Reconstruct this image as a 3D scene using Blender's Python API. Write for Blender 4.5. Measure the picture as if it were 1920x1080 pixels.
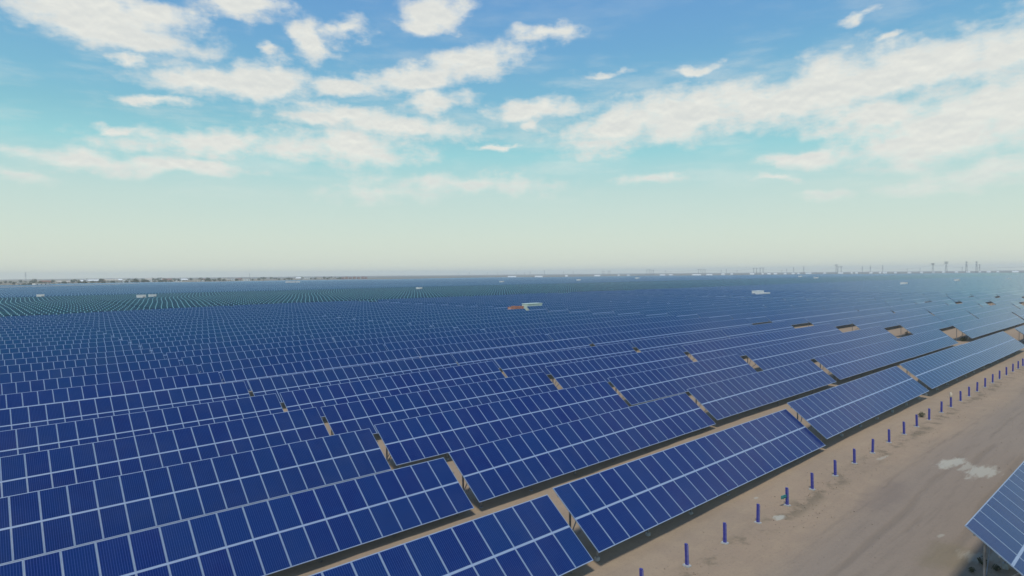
import bpy, bmesh, math, random
from mathutils import Vector, Matrix, noise
R_ = math.radians
rnd = random.Random(7)
for o in list(bpy.data.objects): bpy.data.objects.remove(o)
scene = bpy.context.scene
C = scene.collection

# ------------------------------------------------------------------ camera
CAM = Vector((0.0, 0.0, 11.498))
YAW, PITCH, ROLL, FPX = R_(41.6107), R_(1.3521), R_(-0.4996), 1148.07
def cam_axes():
    cy, sy, cp, sp = math.cos(YAW), math.sin(YAW), math.cos(PITCH), math.sin(PITCH)
    fw = Vector((sy*cp, cy*cp, -sp)); rt = Vector((cy, -sy, 0)); up = rt.cross(fw)
    c, s = math.cos(ROLL), math.sin(ROLL)
    return rt*c+up*s, -rt*s+up*c, fw
RT, UP, FW = cam_axes()
cd = bpy.data.cameras.new('camera'); cam = bpy.data.objects.new('camera', cd); C.objects.link(cam)
cam.matrix_world = Matrix(((RT.x, UP.x, -FW.x, CAM.x), (RT.y, UP.y, -FW.y, CAM.y), (RT.z, UP.z, -FW.z, CAM.z), (0, 0, 0, 1)))
cd.sensor_width = 36; cd.lens = FPX/1920*36; cd.clip_start = 0.1; cd.clip_end = 30000
scene.camera = cam
def ray(px, py): return (RT*((px-960)/FPX) - UP*((py-540)/FPX) + FW).normalized()
def gp(px, py, z=0.0):
    r = ray(px, py); return CAM + r*((z-CAM.z)/r.z)
def at_depth(px, depth, z=0.0):            # ground point at a bearing and a distance
    r = ray(px, 515); h = Vector((r.x, r.y, 0)).normalized()
    return Vector((h.x*depth, h.y*depth, z))
def project(p):
    q = p-CAM; d = q.dot(FW)
    if d < .5: return None
    return 960+FPX*q.dot(RT)/d, 540-FPX*q.dot(UP)/d, d

# ------------------------------------------------------------------ render / exposure
scene.render.engine = 'CYCLES'
scene.view_settings.view_transform = 'Standard'; scene.view_settings.look = 'None'
scene.view_settings.exposure = 0.0; scene.view_settings.gamma = 1.0
scene.view_settings.use_curve_mapping = False
scene.cycles.volume_bounces = 1

def lin(c):
    f = lambda v: v/12.92 if v <= .04045 else ((v+.055)/1.055)**2.4
    return tuple(f(v/255) for v in c)+(1,)

# ------------------------------------------------------------------ node helper
class NT:
    def __init__(s, tree): s.t = tree; s.n = tree.nodes; s.l = tree.links
    def new(s, typ, ins=None, **kw):
        n = s.n.new(typ)
        for k, v in kw.items(): setattr(n, k, v)
        for k, v in (ins or {}).items():
            if isinstance(v, bpy.types.NodeSocket): s.l.new(v, n.inputs[k])
            else: n.inputs[k].default_value = v
        return n
    def m(s, op, a, b=None, c=None, clamp=False):
        n = s.n.new('ShaderNodeMath'); n.operation = op; n.use_clamp = clamp
        for i, v in enumerate((a, b, c)):
            if v is None: continue
            if isinstance(v, bpy.types.NodeSocket): s.l.new(v, n.inputs[i])
            else: n.inputs[i].default_value = v
        return n.outputs[0]
    def mix(s, f, a, b, typ='MIX'):
        n = s.n.new('ShaderNodeMix'); n.data_type = 'RGBA'; n.blend_type = typ
        for i, v in ((0, f), (6, a), (7, b)):
            if isinstance(v, bpy.types.NodeSocket): s.l.new(v, n.inputs[i])
            else: n.inputs[i].default_value = v
        return n.outputs[2]
    def smooth(s, v, lo, hi, a=0.0, b=1.0):
        n = s.n.new('ShaderNodeMapRange'); n.interpolation_type = 'SMOOTHSTEP'
        s.l.new(v, n.inputs[0])
        for i, q in ((1, lo), (2, hi), (3, a), (4, b)): n.inputs[i].default_value = q
        return n.outputs[0]
    def ramp(s, v, stops):
        n = s.n.new('ShaderNodeValToRGB'); e = n.color_ramp.elements
        while len(e) < len(stops): e.new(.5)
        for el, (p, c) in zip(e, stops): el.position = p; el.color = c
        s.l.new(v, n.inputs[0]); return n.outputs[0]
    def noise(s, vec, scale, detail=4, rough=.55, dim='3D'):
        n = s.n.new('ShaderNodeTexNoise'); n.noise_dimensions = dim
        n.inputs['Scale'].default_value = scale; n.inputs['Detail'].default_value = detail; n.inputs['Roughness'].default_value = rough
        if vec is not None: s.l.new(vec, n.inputs['Vector'])
        return n

# ------------------------------------------------------------------ world: sky with clouds
SUN_EL, SUN_AZ = 62.0, 238.0              # azimuth clockwise from +Y
w = bpy.data.worlds.new('World'); scene.world = w; w.use_nodes = True
w.cycles.sampling_method = 'MANUAL'; w.cycles.sample_map_resolution = 512
T = NT(w.node_tree); T.n.clear()
tc = T.new('ShaderNodeTexCoord').outputs['Generated']
nrm = T.new('ShaderNodeVectorMath', {0: tc}, operation='NORMALIZE').outputs[0]
sp = T.new('ShaderNodeSeparateXYZ', {0: nrm})
DEG = 57.29578
az = T.m('MULTIPLY', T.m('ARCTAN2', sp.outputs[0], sp.outputs[1]), DEG)
el = T.m('MULTIPLY', T.m('ARCSINE', sp.outputs[2]), DEG)
elc = T.m('DIVIDE', T.m('MAXIMUM', el, 0.0), 90.0)
base = T.ramp(elc, [(0.0, lin((229, 234, 216))), (.035, lin((218, 232, 217))), (.080, lin((198, 226, 219))), (.120, lin((156, 216, 221))), (.147, lin((136, 199, 215))),
                    (.165, lin((128, 192, 216))), (.22, lin((112, 173, 215))), (.29, lin((102, 156, 214))), (.42, lin((78, 132, 200))), (1.0, lin((40, 88, 160)))])
sky = T.new('ShaderNodeTexSky', sky_type='NISHITA', sun_disc=False, sun_elevation=R_(SUN_EL), sun_rotation=R_(SUN_AZ), dust_density=2.0)
skys = T.new('ShaderNodeVectorMath', {0: sky.outputs[0], 'Scale': 0.10}, operation='SCALE').outputs[0]
skyc = T.mix(.12, base, skys)
co = T.new('ShaderNodeCombineXYZ', {0: az, 1: el}).outputs[0]
# warp the lookup so that the outlines of the cloud banks fray
st = T.new('ShaderNodeMapping', {'Vector': co, 'Scale': (.62, 1.1, 1)}).outputs[0]
wn = T.noise(st, .42, 5, .55).outputs['Color']
wn = T.new('ShaderNodeVectorMath', {0: wn, 1: (.5, .5, .5)}, operation='SUBTRACT').outputs[0]
wn = T.new('ShaderNodeVectorMath', {0: wn, 1: (5.0, 2.6, 0)}, operation='MULTIPLY').outputs[0]
cw = T.new('ShaderNodeVectorMath', {0: co, 1: wn}, operation='ADD').outputs[0]
# cloud banks: centre and half-size on the photograph turned into bearing and elevation (px, py, rx, ry, tilt, thinness)
CL = [(190,30,150,34,0,0),(230,66,130,24,0,0),(290,30,70,26,0,.1),(450,8,80,20,0,.1),(120,12,70,24,0,0),
 (430,158,115,26,0,0),(285,188,60,10,-4,.15),(350,150,45,22,0,.1),(500,150,62,26,0,0),
 (583,76,30,34,0,.05),(650,58,48,24,15,.45),(815,24,62,30,10,.05),(795,46,50,14,0,.1),(1030,58,75,17,0,.35),
 (890,112,80,24,8,0),(780,145,80,22,12,0),(645,160,62,16,8,.1),(820,190,56,18,4,.1),
 (640,218,115,18,0,.1),(760,240,135,24,0,.2),(640,275,140,34,0,.3),(400,268,190,24,3,.3),(190,300,160,20,0,.35),(350,310,170,18,0,.4),
 (1005,208,82,18,5,.02),(1000,236,26,16,0,.2),
 (1160,242,110,30,8,0),(1290,212,150,40,3,0),(1430,198,110,30,0,0),(1540,170,110,52,10,0),(1660,140,130,40,8,0),(1790,118,120,40,10,0),(1890,95,80,52,0,0),
 (1640,218,120,26,0,.05),(1770,240,190,56,5,.05),(1880,200,120,60,0,.05),(1740,270,150,34,0,.1),
 (1515,297,75,15,0,.25),(1440,338,60,8,0,.4),(1225,335,65,12,0,.35),(1550,365,55,10,0,.45),
 (1850,322,150,20,5,.3),(1720,352,110,12,0,.4),(930,280,30,7,0,.25),(228,243,34,9,0,.2),(242,115,36,13,0,.35),
 (1300,130,50,12,0,.35),(1660,74,40,11,10,.4),(1610,30,60,14,15,.55),(870,345,220,24,0,.55),(700,365,140,20,0,.6),(40,330,80,12,0,.5),(1130,135,60,8,0,.6),(510,100,22,13,0,.4)]
d = None
for px, py, rx, ry, rot, thin in CL:
    f = lambda x, y: (lambda r: (math.degrees(math.atan2(r.x, r.y)), math.degrees(math.asin(r.z))))(ray(x, y))
    a0, e0 = f(px, py); a1, _ = f(px+rx, py); _, e1 = f(px, py-ry)
    mp = T.new('ShaderNodeMapping', {'Vector': cw, 'Location': (a0, e0, 0), 'Rotation': (0, 0, R_(rot)), 'Scale': (abs(a1-a0)*1.40, abs(e1-e0)*1.46, 1)}, vector_type='TEXTURE')
    L = T.new('ShaderNodeVectorMath', {0: mp.outputs[0]}, operation='LENGTH').outputs['Value']
    if thin: L = T.m('ADD', L, thin*.72)
    d = L if d is None else T.m('SMOOTH_MIN', d, L, .25)
n1 = T.noise(st, .55, 9, .62).outputs['Fac']
n2 = T.noise(T.new('ShaderNodeMapping', {'Vector': co, 'Location': (0, .35, 0), 'Scale': (.62, 1.1, 1)}).outputs[0], .55, 9, .62).outputs['Fac']
dm = T.m('ADD', T.m('SUBTRACT', 1.16, d), T.m('MULTIPLY', T.m('SUBTRACT', n1, .5), 1.9))
mask = T.m('POWER', T.smooth(dm, -.12, .80), 1.15)
low = T.smooth(el, 2.5, 10.0, .12, 1.0)          # the low banks drown in the air
mask = T.m('MULTIPLY', mask, T.m('MULTIPLY', low, .95))
veil = T.m('MULTIPLY', T.m('MULTIPLY', T.smooth(T.noise(T.new('ShaderNodeMapping', {'Vector': co, 'Scale': (.35, 1.5, 1)}).outputs[0], .22, 7, .62).outputs['Fac'], .46, .70), .34), T.m('MULTIPLY', T.smooth(el, 4, 11), T.smooth(el, 15, 24, 1.0, .25)))
mask = T.m('MAXIMUM', mask, veil)
cn = T.noise(st, .16, 7, .6).outputs['Fac']
high = T.m('MULTIPLY', T.smooth(el, 26, 30), T.m('MULTIPLY', T.smooth(el, 38, 48, 1.0, 0.0), T.smooth(cn, .48, .66)))  # unseen cloud above the view, shaped for the panels' reflections
east = T.m('MULTIPLY', T.m('MULTIPLY', T.smooth(az, 80, 95), T.m('MULTIPLY', T.smooth(el, 3, 12), T.smooth(el, 34, 44, 1.0, 0.0))), T.m('MULTIPLY', T.smooth(cn, .40, .62), .8))     # unseen cloud past the right edge, added to pale the panels' reflections
high = T.m('MAXIMUM', high, east)
mask = T.m('MAXIMUM', mask, T.m('MULTIPLY', high, .85))
shade = T.smooth(T.m('ADD', T.m('MULTIPLY', T.m('SUBTRACT', n1, n2), 1.5), T.m('MULTIPLY', dm, .22)), -.35, .55)
ccol = T.mix(shade, lin((243, 242, 232)), lin((220, 222, 218)))
skyf = T.mix(mask, skyc, ccol)
bg = T.new('ShaderNodeBackground', {'Color': skyf, 'Strength': 1.0})
T.new('ShaderNodeOutputWorld', {'Surface': bg.outputs[0]})

# ------------------------------------------------------------------ sun
sd = bpy.data.lights.new('sun', 'SUN'); sd.energy = 2.3; sd.angle = R_(8); sd.color = (1, .95, .86)
so = bpy.data.objects.new('sun', sd); C.objects.link(so)
sdir = Vector((math.sin(R_(SUN_AZ))*math.cos(R_(SUN_EL)), math.cos(R_(SUN_AZ))*math.cos(R_(SUN_EL)), math.sin(R_(SUN_EL))))
so.rotation_euler = sdir.to_track_quat('Z', 'Y').to_euler()

# ------------------------------------------------------------------ helpers
def mat(name, color=(.5, .5, .5, 1), rough=.6, metal=0.0, spec=.5):
    m = bpy.data.materials.new(name); m.use_nodes = True
    b = m.node_tree.nodes['Principled BSDF']
    b.inputs['Base Color'].default_value = color if len(color) == 4 else (*color, 1)
    b.inputs['Roughness'].default_value = rough; b.inputs['Metallic'].default_value = metal
    b.inputs['Specular IOR Level'].default_value = spec
    return m
def mottled(name, c1, c2, scale=3, rough=.7, metal=0.0, bump=0.0):
    m = mat(name, c1, rough, metal); t = NT(m.node_tree); b = t.n['Principled BSDF']
    g = t.new('ShaderNodeTexCoord').outputs['Object']
    n = t.noise(g, scale, 5, .6).outputs['Fac']
    c = t.mix(t.smooth(n, .35, .65), (*c1, 1) if len(c1) == 3 else c1, (*c2, 1) if len(c2) == 3 else c2)
    t.l.new(c, b.inputs['Base Color'])
    if bump:
        bn = t.new('ShaderNodeBump', {'Height': n, 'Strength': bump, 'Distance': .02}); t.l.new(bn.outputs[0], b.inputs['Normal'])
    return m
def box(bm, x0, x1, y0, y1, z0, z1, mi=0, M=None):
    vs = [bm.verts.new(Vector(p) if M is None else M @ Vector(p)) for p in
          ((x0,y0,z0),(x1,y0,z0),(x1,y1,z0),(x0,y1,z0),(x0,y0,z1),(x1,y0,z1),(x1,y1,z1),(x0,y1,z1))]
    fs = []
    for q in ((3,2,1,0),(4,5,6,7),(0,1,5,4),(1,2,6,5),(2,3,7,6),(3,0,4,7)):
        f = bm.faces.new([vs[i] for i in q]); f.material_index = mi; fs.append(f)
    return fs
def bar(bm, a, b, w=.05, h=None, mi=0):
    a, b = Vector(a), Vector(b); h = h or w
    z = (b-a).normalized(); x = z.cross(Vector((0, 0, 1)))
    if x.length < 1e-3: x = Vector((1, 0, 0))
    x.normalize(); y = z.cross(x)
    v = []
    for p in (a, b):
        for sx, sy in ((-1,-1),(1,-1),(1,1),(-1,1)): v.append(bm.verts.new(p+x*sx*w/2+y*sy*h/2))
    for q in ((3,2,1,0),(4,5,6,7),(0,1,5,4),(1,2,6,5),(2,3,7,6),(3,0,4,7)):
        f = bm.faces.new([v[i] for i in q]); f.material_index = mi
def mesh(name, bm, mats):
    me = bpy.data.meshes.new(name); bm.normal_update(); bm.to_mesh(me); bm.free()
    for m in (mats if isinstance(mats, (list, tuple)) else [mats]): me.materials.append(m)
    return me
def link(name, data, parent=None, **props):
    o = bpy.data.objects.new(name, data); C.objects.link(o)
    if parent: o.parent = parent
    for k, v in props.items(): o[k] = v
    return o
def thing(name, label, cat, loc=(0, 0, 0), rz=0, group=None):
    o = bpy.data.objects.new(name, None); C.objects.link(o); o.empty_display_size = .3
    o.location = loc; o.rotation_euler = (0, 0, rz); o['label'] = label; o['category'] = cat
    if group: o['group'] = group
    return o
def copy_tree(o, parent=None):
    c = o.copy(); C.objects.link(c); c.parent = parent
    for ch in KIDS.get(o.name, []): copy_tree(ch, c)
    return c
KIDS = {}
def kid(o): KIDS.setdefault(o.parent.name, []).append(o); return o

# ------------------------------------------------------------------ terrain
def pl(v, pts):
    if v <= pts[0][0]: return pts[0][1]
    for (a, b), (c, e) in zip(pts, pts[1:]):
        if v <= c:
            t = (v-a)/(c-a); t = t*t*(3-2*t); return b+(e-b)*t
    return pts[-1][1]
def ground_z(x, y):
    gx = pl(x, [(0, -.33), (18, -.28), (50, .14), (75, .30), (200, .30), (900, 0)])
    gy = pl(y, [(-5, .15), (9, .05), (14, 0), (48, 0), (110, -.42), (210, -.75), (400, -.75)])
    f = 1-pl(y, [(200, 0), (500, 1)])
    k = pl(y, [(3, 0), (14, 1)])
    return gx*f*k+gy
# ------------------------------------------------------------------ materials
ALU = mottled('aluminium_frame', (.205, .285, .405), (.26, .34, .46), 2.0, .45, .15)
STEEL = mottled('galvanised_steel', (.22, .23, .24), (.32, .33, .33), 6.0, .5, .5)
ALUB = mottled('aluminium_glint', (.30, .39, .53), (.36, .45, .59), 2.0, .42, .15)  # lighter frame metal: glint of end frames and middle strip put into colour
CONC = mottled('pale_concrete', (.36, .37, .35), (.46, .46, .43), 9.0, .9)
BACK = mottled('module_underside', (.30, .31, .32), (.36, .37, .38), 4, .7)
def cell_material(name, strips, deep=(.0036, .0160, .116), alt=(.0056, .033, .136), nx=6, ny=10, line=(.050, .033), lcol=(.29, .38, .49, 1)):
    """strips: UVs run over many modules (far tables); otherwise one module per UV square."""
    m = mat(name, rough=.16); t = NT(m.node_tree); b = t.n['Principled BSDF']
    uv = t.new('ShaderNodeUVMap').outputs[0]; s = t.new('ShaderNodeSeparateXYZ', {0: uv})
    u, v = s.outputs[0], s.outputs[1]
    fu, fv = t.m('FRACT', u), t.m('FRACT', v)
    def edge(f, wd): return t.m('LESS_THAN', t.m('MINIMUM', f, t.m('SUBTRACT', 1.0, f)), wd)
    # variation from module to module
    cell = t.new('ShaderNodeCombineXYZ', {0: t.m('FLOOR', u), 1: t.m('FLOOR', v)})
    if not strips:
        oi = t.new('ShaderNodeObjectInfo'); t.l.new(oi.outputs['Random'], cell.inputs[2])
    wnz = t.new('ShaderNodeTexWhiteNoise', {0: cell.outputs[0]}).outputs[0]
    col = t.mix(t.m('MULTIPLY', wnz, .8), (*deep, 1), (*alt, 1))
    gps = t.new('ShaderNodeNewGeometry').outputs['Position']; gs = t.new('ShaderNodeSeparateXYZ', {0: gps})
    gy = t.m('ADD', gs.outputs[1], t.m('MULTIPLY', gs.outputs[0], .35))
    batch = t.new('ShaderNodeCombineXYZ', {0: t.m('FLOOR', t.m('DIVIDE', t.m('ADD', gs.outputs[0], 3.9), 22.3)), 1: t.m('FLOOR', t.m('DIVIDE', gs.outputs[1], 7.6))})
    bt = t.new('ShaderNodeTexWhiteNoise', {0: batch.outputs[0]}).outputs[0]
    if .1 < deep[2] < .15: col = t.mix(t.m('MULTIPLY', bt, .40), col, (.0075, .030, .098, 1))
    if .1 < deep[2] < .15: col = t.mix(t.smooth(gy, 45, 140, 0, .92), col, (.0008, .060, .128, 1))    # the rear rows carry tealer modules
    # crystalline blotches of the wafers
    gm = t.new('ShaderNodeNewGeometry').outputs['Position']
    nz = t.noise(gm, 1.7, 2, .5).outputs['Fac']
    col = t.mix(t.m('MULTIPLY', t.smooth(nz, .35, .7), .30), col, (.005, .033, .150, 1))
    if not strips:
        cu, cv = t.m('FRACT', t.m('MULTIPLY', fu, nx)), t.m('FRACT', t.m('MULTIPLY', fv, ny))
        gap = t.m('MAXIMUM', edge(cu, .05), t.m('MULTIPLY', edge(cv, .025), .25))
        bus = edge(t.m('FRACT', t.m('ADD', cu, .5)), .06)
        col = t.mix(t.m('MULTIPLY', gap, .34), col, (.10, .16, .40, 1))
        col = t.mix(t.m('MULTIPLY', bus, .28), col, (.08, .13, .38, 1))
        brd = t.m('MAXIMUM', edge(fu, .013), edge(fv, .009))
        col = t.mix(t.m('MULTIPLY', brd, .8), col, (.16, .22, .34, 1))
        ln = None
    else:
        ln = t.m('MAXIMUM', edge(fu, line[0]), edge(fv, line[1]))
        col = t.mix(ln, col, lcol)
    # dust, heavier towards the low edge
    dn = t.noise(gm, .35, 4, .6).outputs['Fac']
    col = t.mix(t.smooth(dn, .4, .8, .0, .03), col, (.34, .33, .30, 1))
    t.l.new(col, b.inputs['Base Color'])
    b.inputs['Roughness'].default_value = .17
    b.inputs['IOR'].default_value = 1.36
    return m
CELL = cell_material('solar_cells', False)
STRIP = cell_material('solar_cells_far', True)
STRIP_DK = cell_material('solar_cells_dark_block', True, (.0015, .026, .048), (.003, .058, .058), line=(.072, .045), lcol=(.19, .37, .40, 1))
STRIP_HAZE = cell_material('solar_cells_haze_tint', True, (.018, .090, .145), (.030, .125, .175), line=(.075, .045), lcol=(.26, .42, .50, 1))  # cells and lines paled: distance haze put into the colour

# ------------------------------------------------------------------ solar tables
TAU = R_(36.88); SL = 3.19; LOW = .6; CT, ST = math.cos(TAU), math.sin(TAU)
def slant(x, s, n=0): return Vector((x, s*CT-n*ST, LOW+s*ST+n*CT))
SM = Matrix(((1, 0, 0, 0), (0, CT, -ST, 0), (0, ST, CT, LOW), (0, 0, 0, 1)))      # (x, slant, normal) -> table space
MW, ML = .990, 1.578
def module_parts():
    bm = bmesh.new(); uvl = bm.loops.layers.uv.new('UVMap'); e = .0245
    vs = [bm.verts.new(SM.to_3x3() @ Vector(p)) for p in ((e, e, 0), (MW-e, e, 0), (MW-e, ML-e, 0), (e, ML-e, 0))]
    f = bm.faces.new(vs)
    for l, q in zip(f.loops, ((0, 0), (1, 0), (1, 1), (0, 1))): l[uvl].uv = q
    g = mesh('module_glass', bm, CELL)
    bm = bmesh.new(); S3 = SM.to_3x3().to_4x4()
    for a in ((0, MW, 0, e), (0, MW, ML-e, ML)): box(bm, a[0], a[1], a[2], a[3], -.036, .0045, 2, S3)
    for a in ((0, e, e, ML-e), (MW-e, MW, e, ML-e)): box(bm, a[0], a[1], a[2], a[3], -.036, .004, 0, S3)
    box(bm, e, MW-e, e, ML-e, -.012, -.006, 1, S3)
    return g, mesh('module_frame', bm, [ALU, BACK, ALUB])
GLASS, FRAME = module_parts()
def sheet_mesh(n):
    bm = bmesh.new(); uvl = bm.loops.layers.uv.new('UVMap'); e = .0245
    for i in range(n):
        for j in range(2):
            x0, s0 = i+.006, j*(ML+.03)+.005
            vs = [bm.verts.new(SM @ Vector(p)) for p in ((x0+e, s0+e, 0), (x0+MW-e, s0+e, 0), (x0+MW-e, s0+ML-e, 0), (x0+e, s0+ML-e, 0))]
            f = bm.faces.new(vs)
            for l, q in zip(f.loops, ((i, j), (i+.999, j), (i+.999, j+.999), (i, j+.999))): l[uvl].uv = q
            for a in ((x0, x0+MW, s0, s0+e), (x0, x0+MW, s0+ML-e, s0+ML), (x0, x0+e, s0+e, s0+ML-e), (x0+MW-e, x0+MW, s0+e, s0+ML-e)):
                box(bm, a[0], a[1], a[2], a[3], -.036, .004, 3 if a[1]-a[0] > .5 else 1, SM)
    box(bm, .01, n-.01, .01, SL-.01, -.05, -.038, 2, SM)
    box(bm, .01, n-.01, ML+.0075, ML+.0325, -.034, .001, 3, SM)
    return mesh('panel_sheet', bm, [CELL, ALU, BACK, ALUB])
def rails_mesh(n):
    bm = bmesh.new()
    for s in (.35, 1.22, 1.96, 2.83): box(bm, .05, n-.05, s-.03, s+.03, -.105, -.045, 0, SM)
    box(bm, .01, n-.01, ML+.0075, ML+.0325, -.043, .001, 1, SM)
    return mesh('purlins', bm, [STEEL, ALUB])
def leg_meshes():
    out = {}
    bm = bmesh.new(); box(bm, -.03, .03, .18, SL-.2, -.19, -.107, 0, SM); out['rafter'] = mesh('rafter', bm, STEEL)
    pf, pr = slant(0, .62, -.2), slant(0, 2.5, -.2)
    bm = bmesh.new(); box(bm, -.04, .04, pf.y-.03, pf.y+.03, -.1, pf.z, 0); box(bm, -.08, .08, pf.y-.08, pf.y+.08, -.3, .03, 1); out['front_post'] = mesh('front_post', bm, [STEEL, CONC])
    bm = bmesh.new(); box(bm, -.04, .04, pr.y-.03, pr.y+.03, -.1, pr.z, 0); box(bm, -.09, .09, pr.y-.09, pr.y+.09, -.3, .03, 1); out['rear_post'] = mesh('rear_post', bm, [STEEL, CONC])
    bm = bmesh.new(); bar(bm, (0.05, pr.y, .25), slant(0.05, 1.25, -.2), .045); bar(bm, (.05, pr.y-.02, .5), (.9, pr.y-.02, pr.z-.15), .035); out['brace'] = mesh('brace', bm, STEEL)
    return out
LEGS = leg_meshes()
def support_mesh(n):
    bm = bmesh.new()
    pf, pr = slant(0, .62, -.2), slant(0, 2.5, -.2)
    for i in range(7):
        x = .6+(n-1.2)*i/6
        box(bm, x-.04, x+.04, pf.y-.03, pf.y+.03, -.1, pf.z, 0); box(bm, x-.04, x+.04, pr.y-.03, pr.y+.03, -.1, pr.z, 0)
        bar(bm, (x, pr.y, .25), slant(x, 1.25, -.2), .045)
        box(bm, x-.03, x+.03, .18, SL-.2, -.19, -.107, 0, SM)
    return mesh('support_frame', bm, STEEL)
SHEET, RAILS, SUPPORT = {}, {}, {}
GROUP = 'tilted solar tables set out in long rows'
def make_near(n):
    t = thing('solar_table', 'x', 'solar array', group=GROUP)
    for j in range(2):
        for i in range(n):
            p = SM @ Vector((i+.006, j*(ML+.03)+.005, 0))
            g = kid(link('solar_module', GLASS, t)); g.location = p
            kid(link('module_frame', FRAME, g))
    kid(link('purlin_set', RAILS.setdefault(n, rails_mesh(n)), t))
    for i in range(7):
        r = kid(link('support_frame', LEGS['rafter'], t)); r.location = (.6+(n-1.2)*i/6, 0, 0)
        for k in ('front_post', 'rear_post', 'brace'): kid(link(k, LEGS[k], r))
    return t
def make_mid(n):
    t = thing('solar_table', 'x', 'solar array', group=GROUP)
    kid(link('panel_sheet', SHEET.setdefault(n, sheet_mesh(n)), t)); kid(link('support_frame', SUPPORT.setdefault(n, support_mesh(n)), t))
    return t

# every table of the first block: (row, index in row, x, n modules, y, z, slope)
RY = [15.670, 23.333, 31.006, 38.498, 45.976]
def row_y(r): return RY[r] if r < 5 else 45.976+(r-4)*7.53
FIT = {(0,0):(-.26,-.09),(0,1):(-.16,0),(0,2):(.21,.12),(0,3):(.39,0),(1,0):(-.35,-.13),(1,1):(-.29,.12),(1,2):(.07,.07),(1,3):(.24,0),
       (2,0):(-.27,-.10),(2,1):(-.22,0),(2,2):(-.01,0),(2,3):(.28,0),(3,1):(-.29,0),(3,2):(.17,0),(3,3):(.22,0),(4,2):(.13,0),(4,3):(.15,0)}
RS = [0, .077, .012, -.047, -.055]
cols = [(-3.93, 22), (18.40, 22), (40.60, 22), (63.50, 22), (85.56, 22), (115.4, 22), (137.5, 22), (160.6, 22), (182.7, 22), (205.6, 8)]
x = 221.0
while x < 3000:
    cols.append((x, 22)); cols.append((x+22.06, 22)); x += 44.9
    if (len(cols) % 6) == 0: x += 7
tables = []
NR = 26
for r in range(NR):
    for k, (x0, n) in enumerate(cols):
        if x0 > 7.5*row_y(r)+60 and x0 > 160: break
        X = x0+(RS[r] if r < 5 else rnd.uniform(-.08, .08)); Y = row_y(r)
        kk = k if k < 4 else 99
        if (r, kk) in FIT: z, sl = FIT[(r, kk)]
        else:
            z0, z1 = ground_z(X, Y+1.2), ground_z(X+n, Y+1.2); z, sl = z0, z1-z0
            z += rnd.uniform(-.05, .05)
            if r > 4: sl += rnd.uniform(-.05, .05)
        if k == 4 and r < 5: z, sl = .34 if r == 0 else .20, .03
        tables.append([r, k, X, n, Y, z, sl/22])
# size in the picture
def area(t):
    r, k, X, n, Y, z, sl = t
    pts = []; inside = 0; N = 8
    for i in range(N+1):
        for s in (0, SL):
            p = slant(X+n*i/N, s); p = project(Vector((p.x, p.y+Y, p.z+z+sl*n*i/N)))
            if p is None: return 0, 1e9
            pts.append(p)
            if -8 < p[0] < 1928 and -8 < p[1] < 1088: inside += 1
    if not inside: return 0, 1e9
    a = 0
    for i in range(N):
        A, B, Cc, D = pts[2*i], pts[2*i+2], pts[2*i+3], pts[2*i+1]
        a += abs((Cc[0]-A[0])*(D[1]-B[1])-(D[0]-B[0])*(Cc[1]-A[1]))/2
    return a*inside/len(pts), min(p[2] for p in pts)
front = [99, -1, 25.35, 22, 2.72, .23, 0.0]
tables.append(front)
sized = []
for t in tables:
    a, dd = area(t)
    if a > 0: sized.append((a, dd, t))
sized.sort(key=lambda q: -q[0])
own, rest = sized[:300], [q[2] for q in sized[300:]]
ORD = ['', 'first', 'second', 'third', 'fourth', 'fifth', 'sixth', 'seventh', 'eighth', 'ninth', 'tenth', 'eleventh', 'twelfth', 'thirteenth', 'fourteenth', 'fifteenth',
       'sixteenth', 'seventeenth', 'eighteenth', 'nineteenth', 'twentieth', 'twenty-first', 'twenty-second', 'twenty-third', 'twenty-fourth', 'twenty-fifth', 'twenty-sixth', 'twenty-seventh', 'twenty-eighth', 'twenty-ninth', 'thirtieth']
TENS = {30: ('thirty', 'thirtieth'), 40: ('forty', 'fortieth'), 50: ('fifty', 'fiftieth'), 60: ('sixty', 'sixtieth'), 70: ('seventy', 'seventieth'), 80: ('eighty', 'eightieth'), 90: ('ninety', 'ninetieth')}
def spell(n):
    if n < len(ORD): return ORD[n]
    if n >= 100: return ('one hundred and %s' % spell(n-100)) if n > 100 else 'hundredth'
    return TENS[n//10*10][1] if n % 10 == 0 else TENS[n//10*10][0]+'-'+ORD[n % 10]
vis_in_row = {}
for a, dd, t in sized: vis_in_row.setdefault(t[0], []).append(t[1])
for v in vis_in_row.values(): v.sort()
proto = {}
for a, dd, t in own:
    r, k, X, n, Y, z, sl = t
    key = ('near' if (dd < 88 or r == 99) else 'mid', n)
    if key not in proto: proto[key] = o = (make_near if key[0] == 'near' else make_mid)(n)
    else: o = copy_tree(proto[key])
    o.location = (X, Y, z); o.rotation_euler = (0, -math.atan(sl), 0)
    if r == 99: o['label'] = 'solar table alone across the bare dirt road, cut off by the lower right corner'
    else:
        i = vis_in_row[r].index(k)+1
        row = 'the row nearest the blue posts' if r == 0 else 'the %s row back from the blue posts' % spell(r+1)
        o['label'] = '%s blue solar table from the left in %s' % (spell(i), row)

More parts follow.
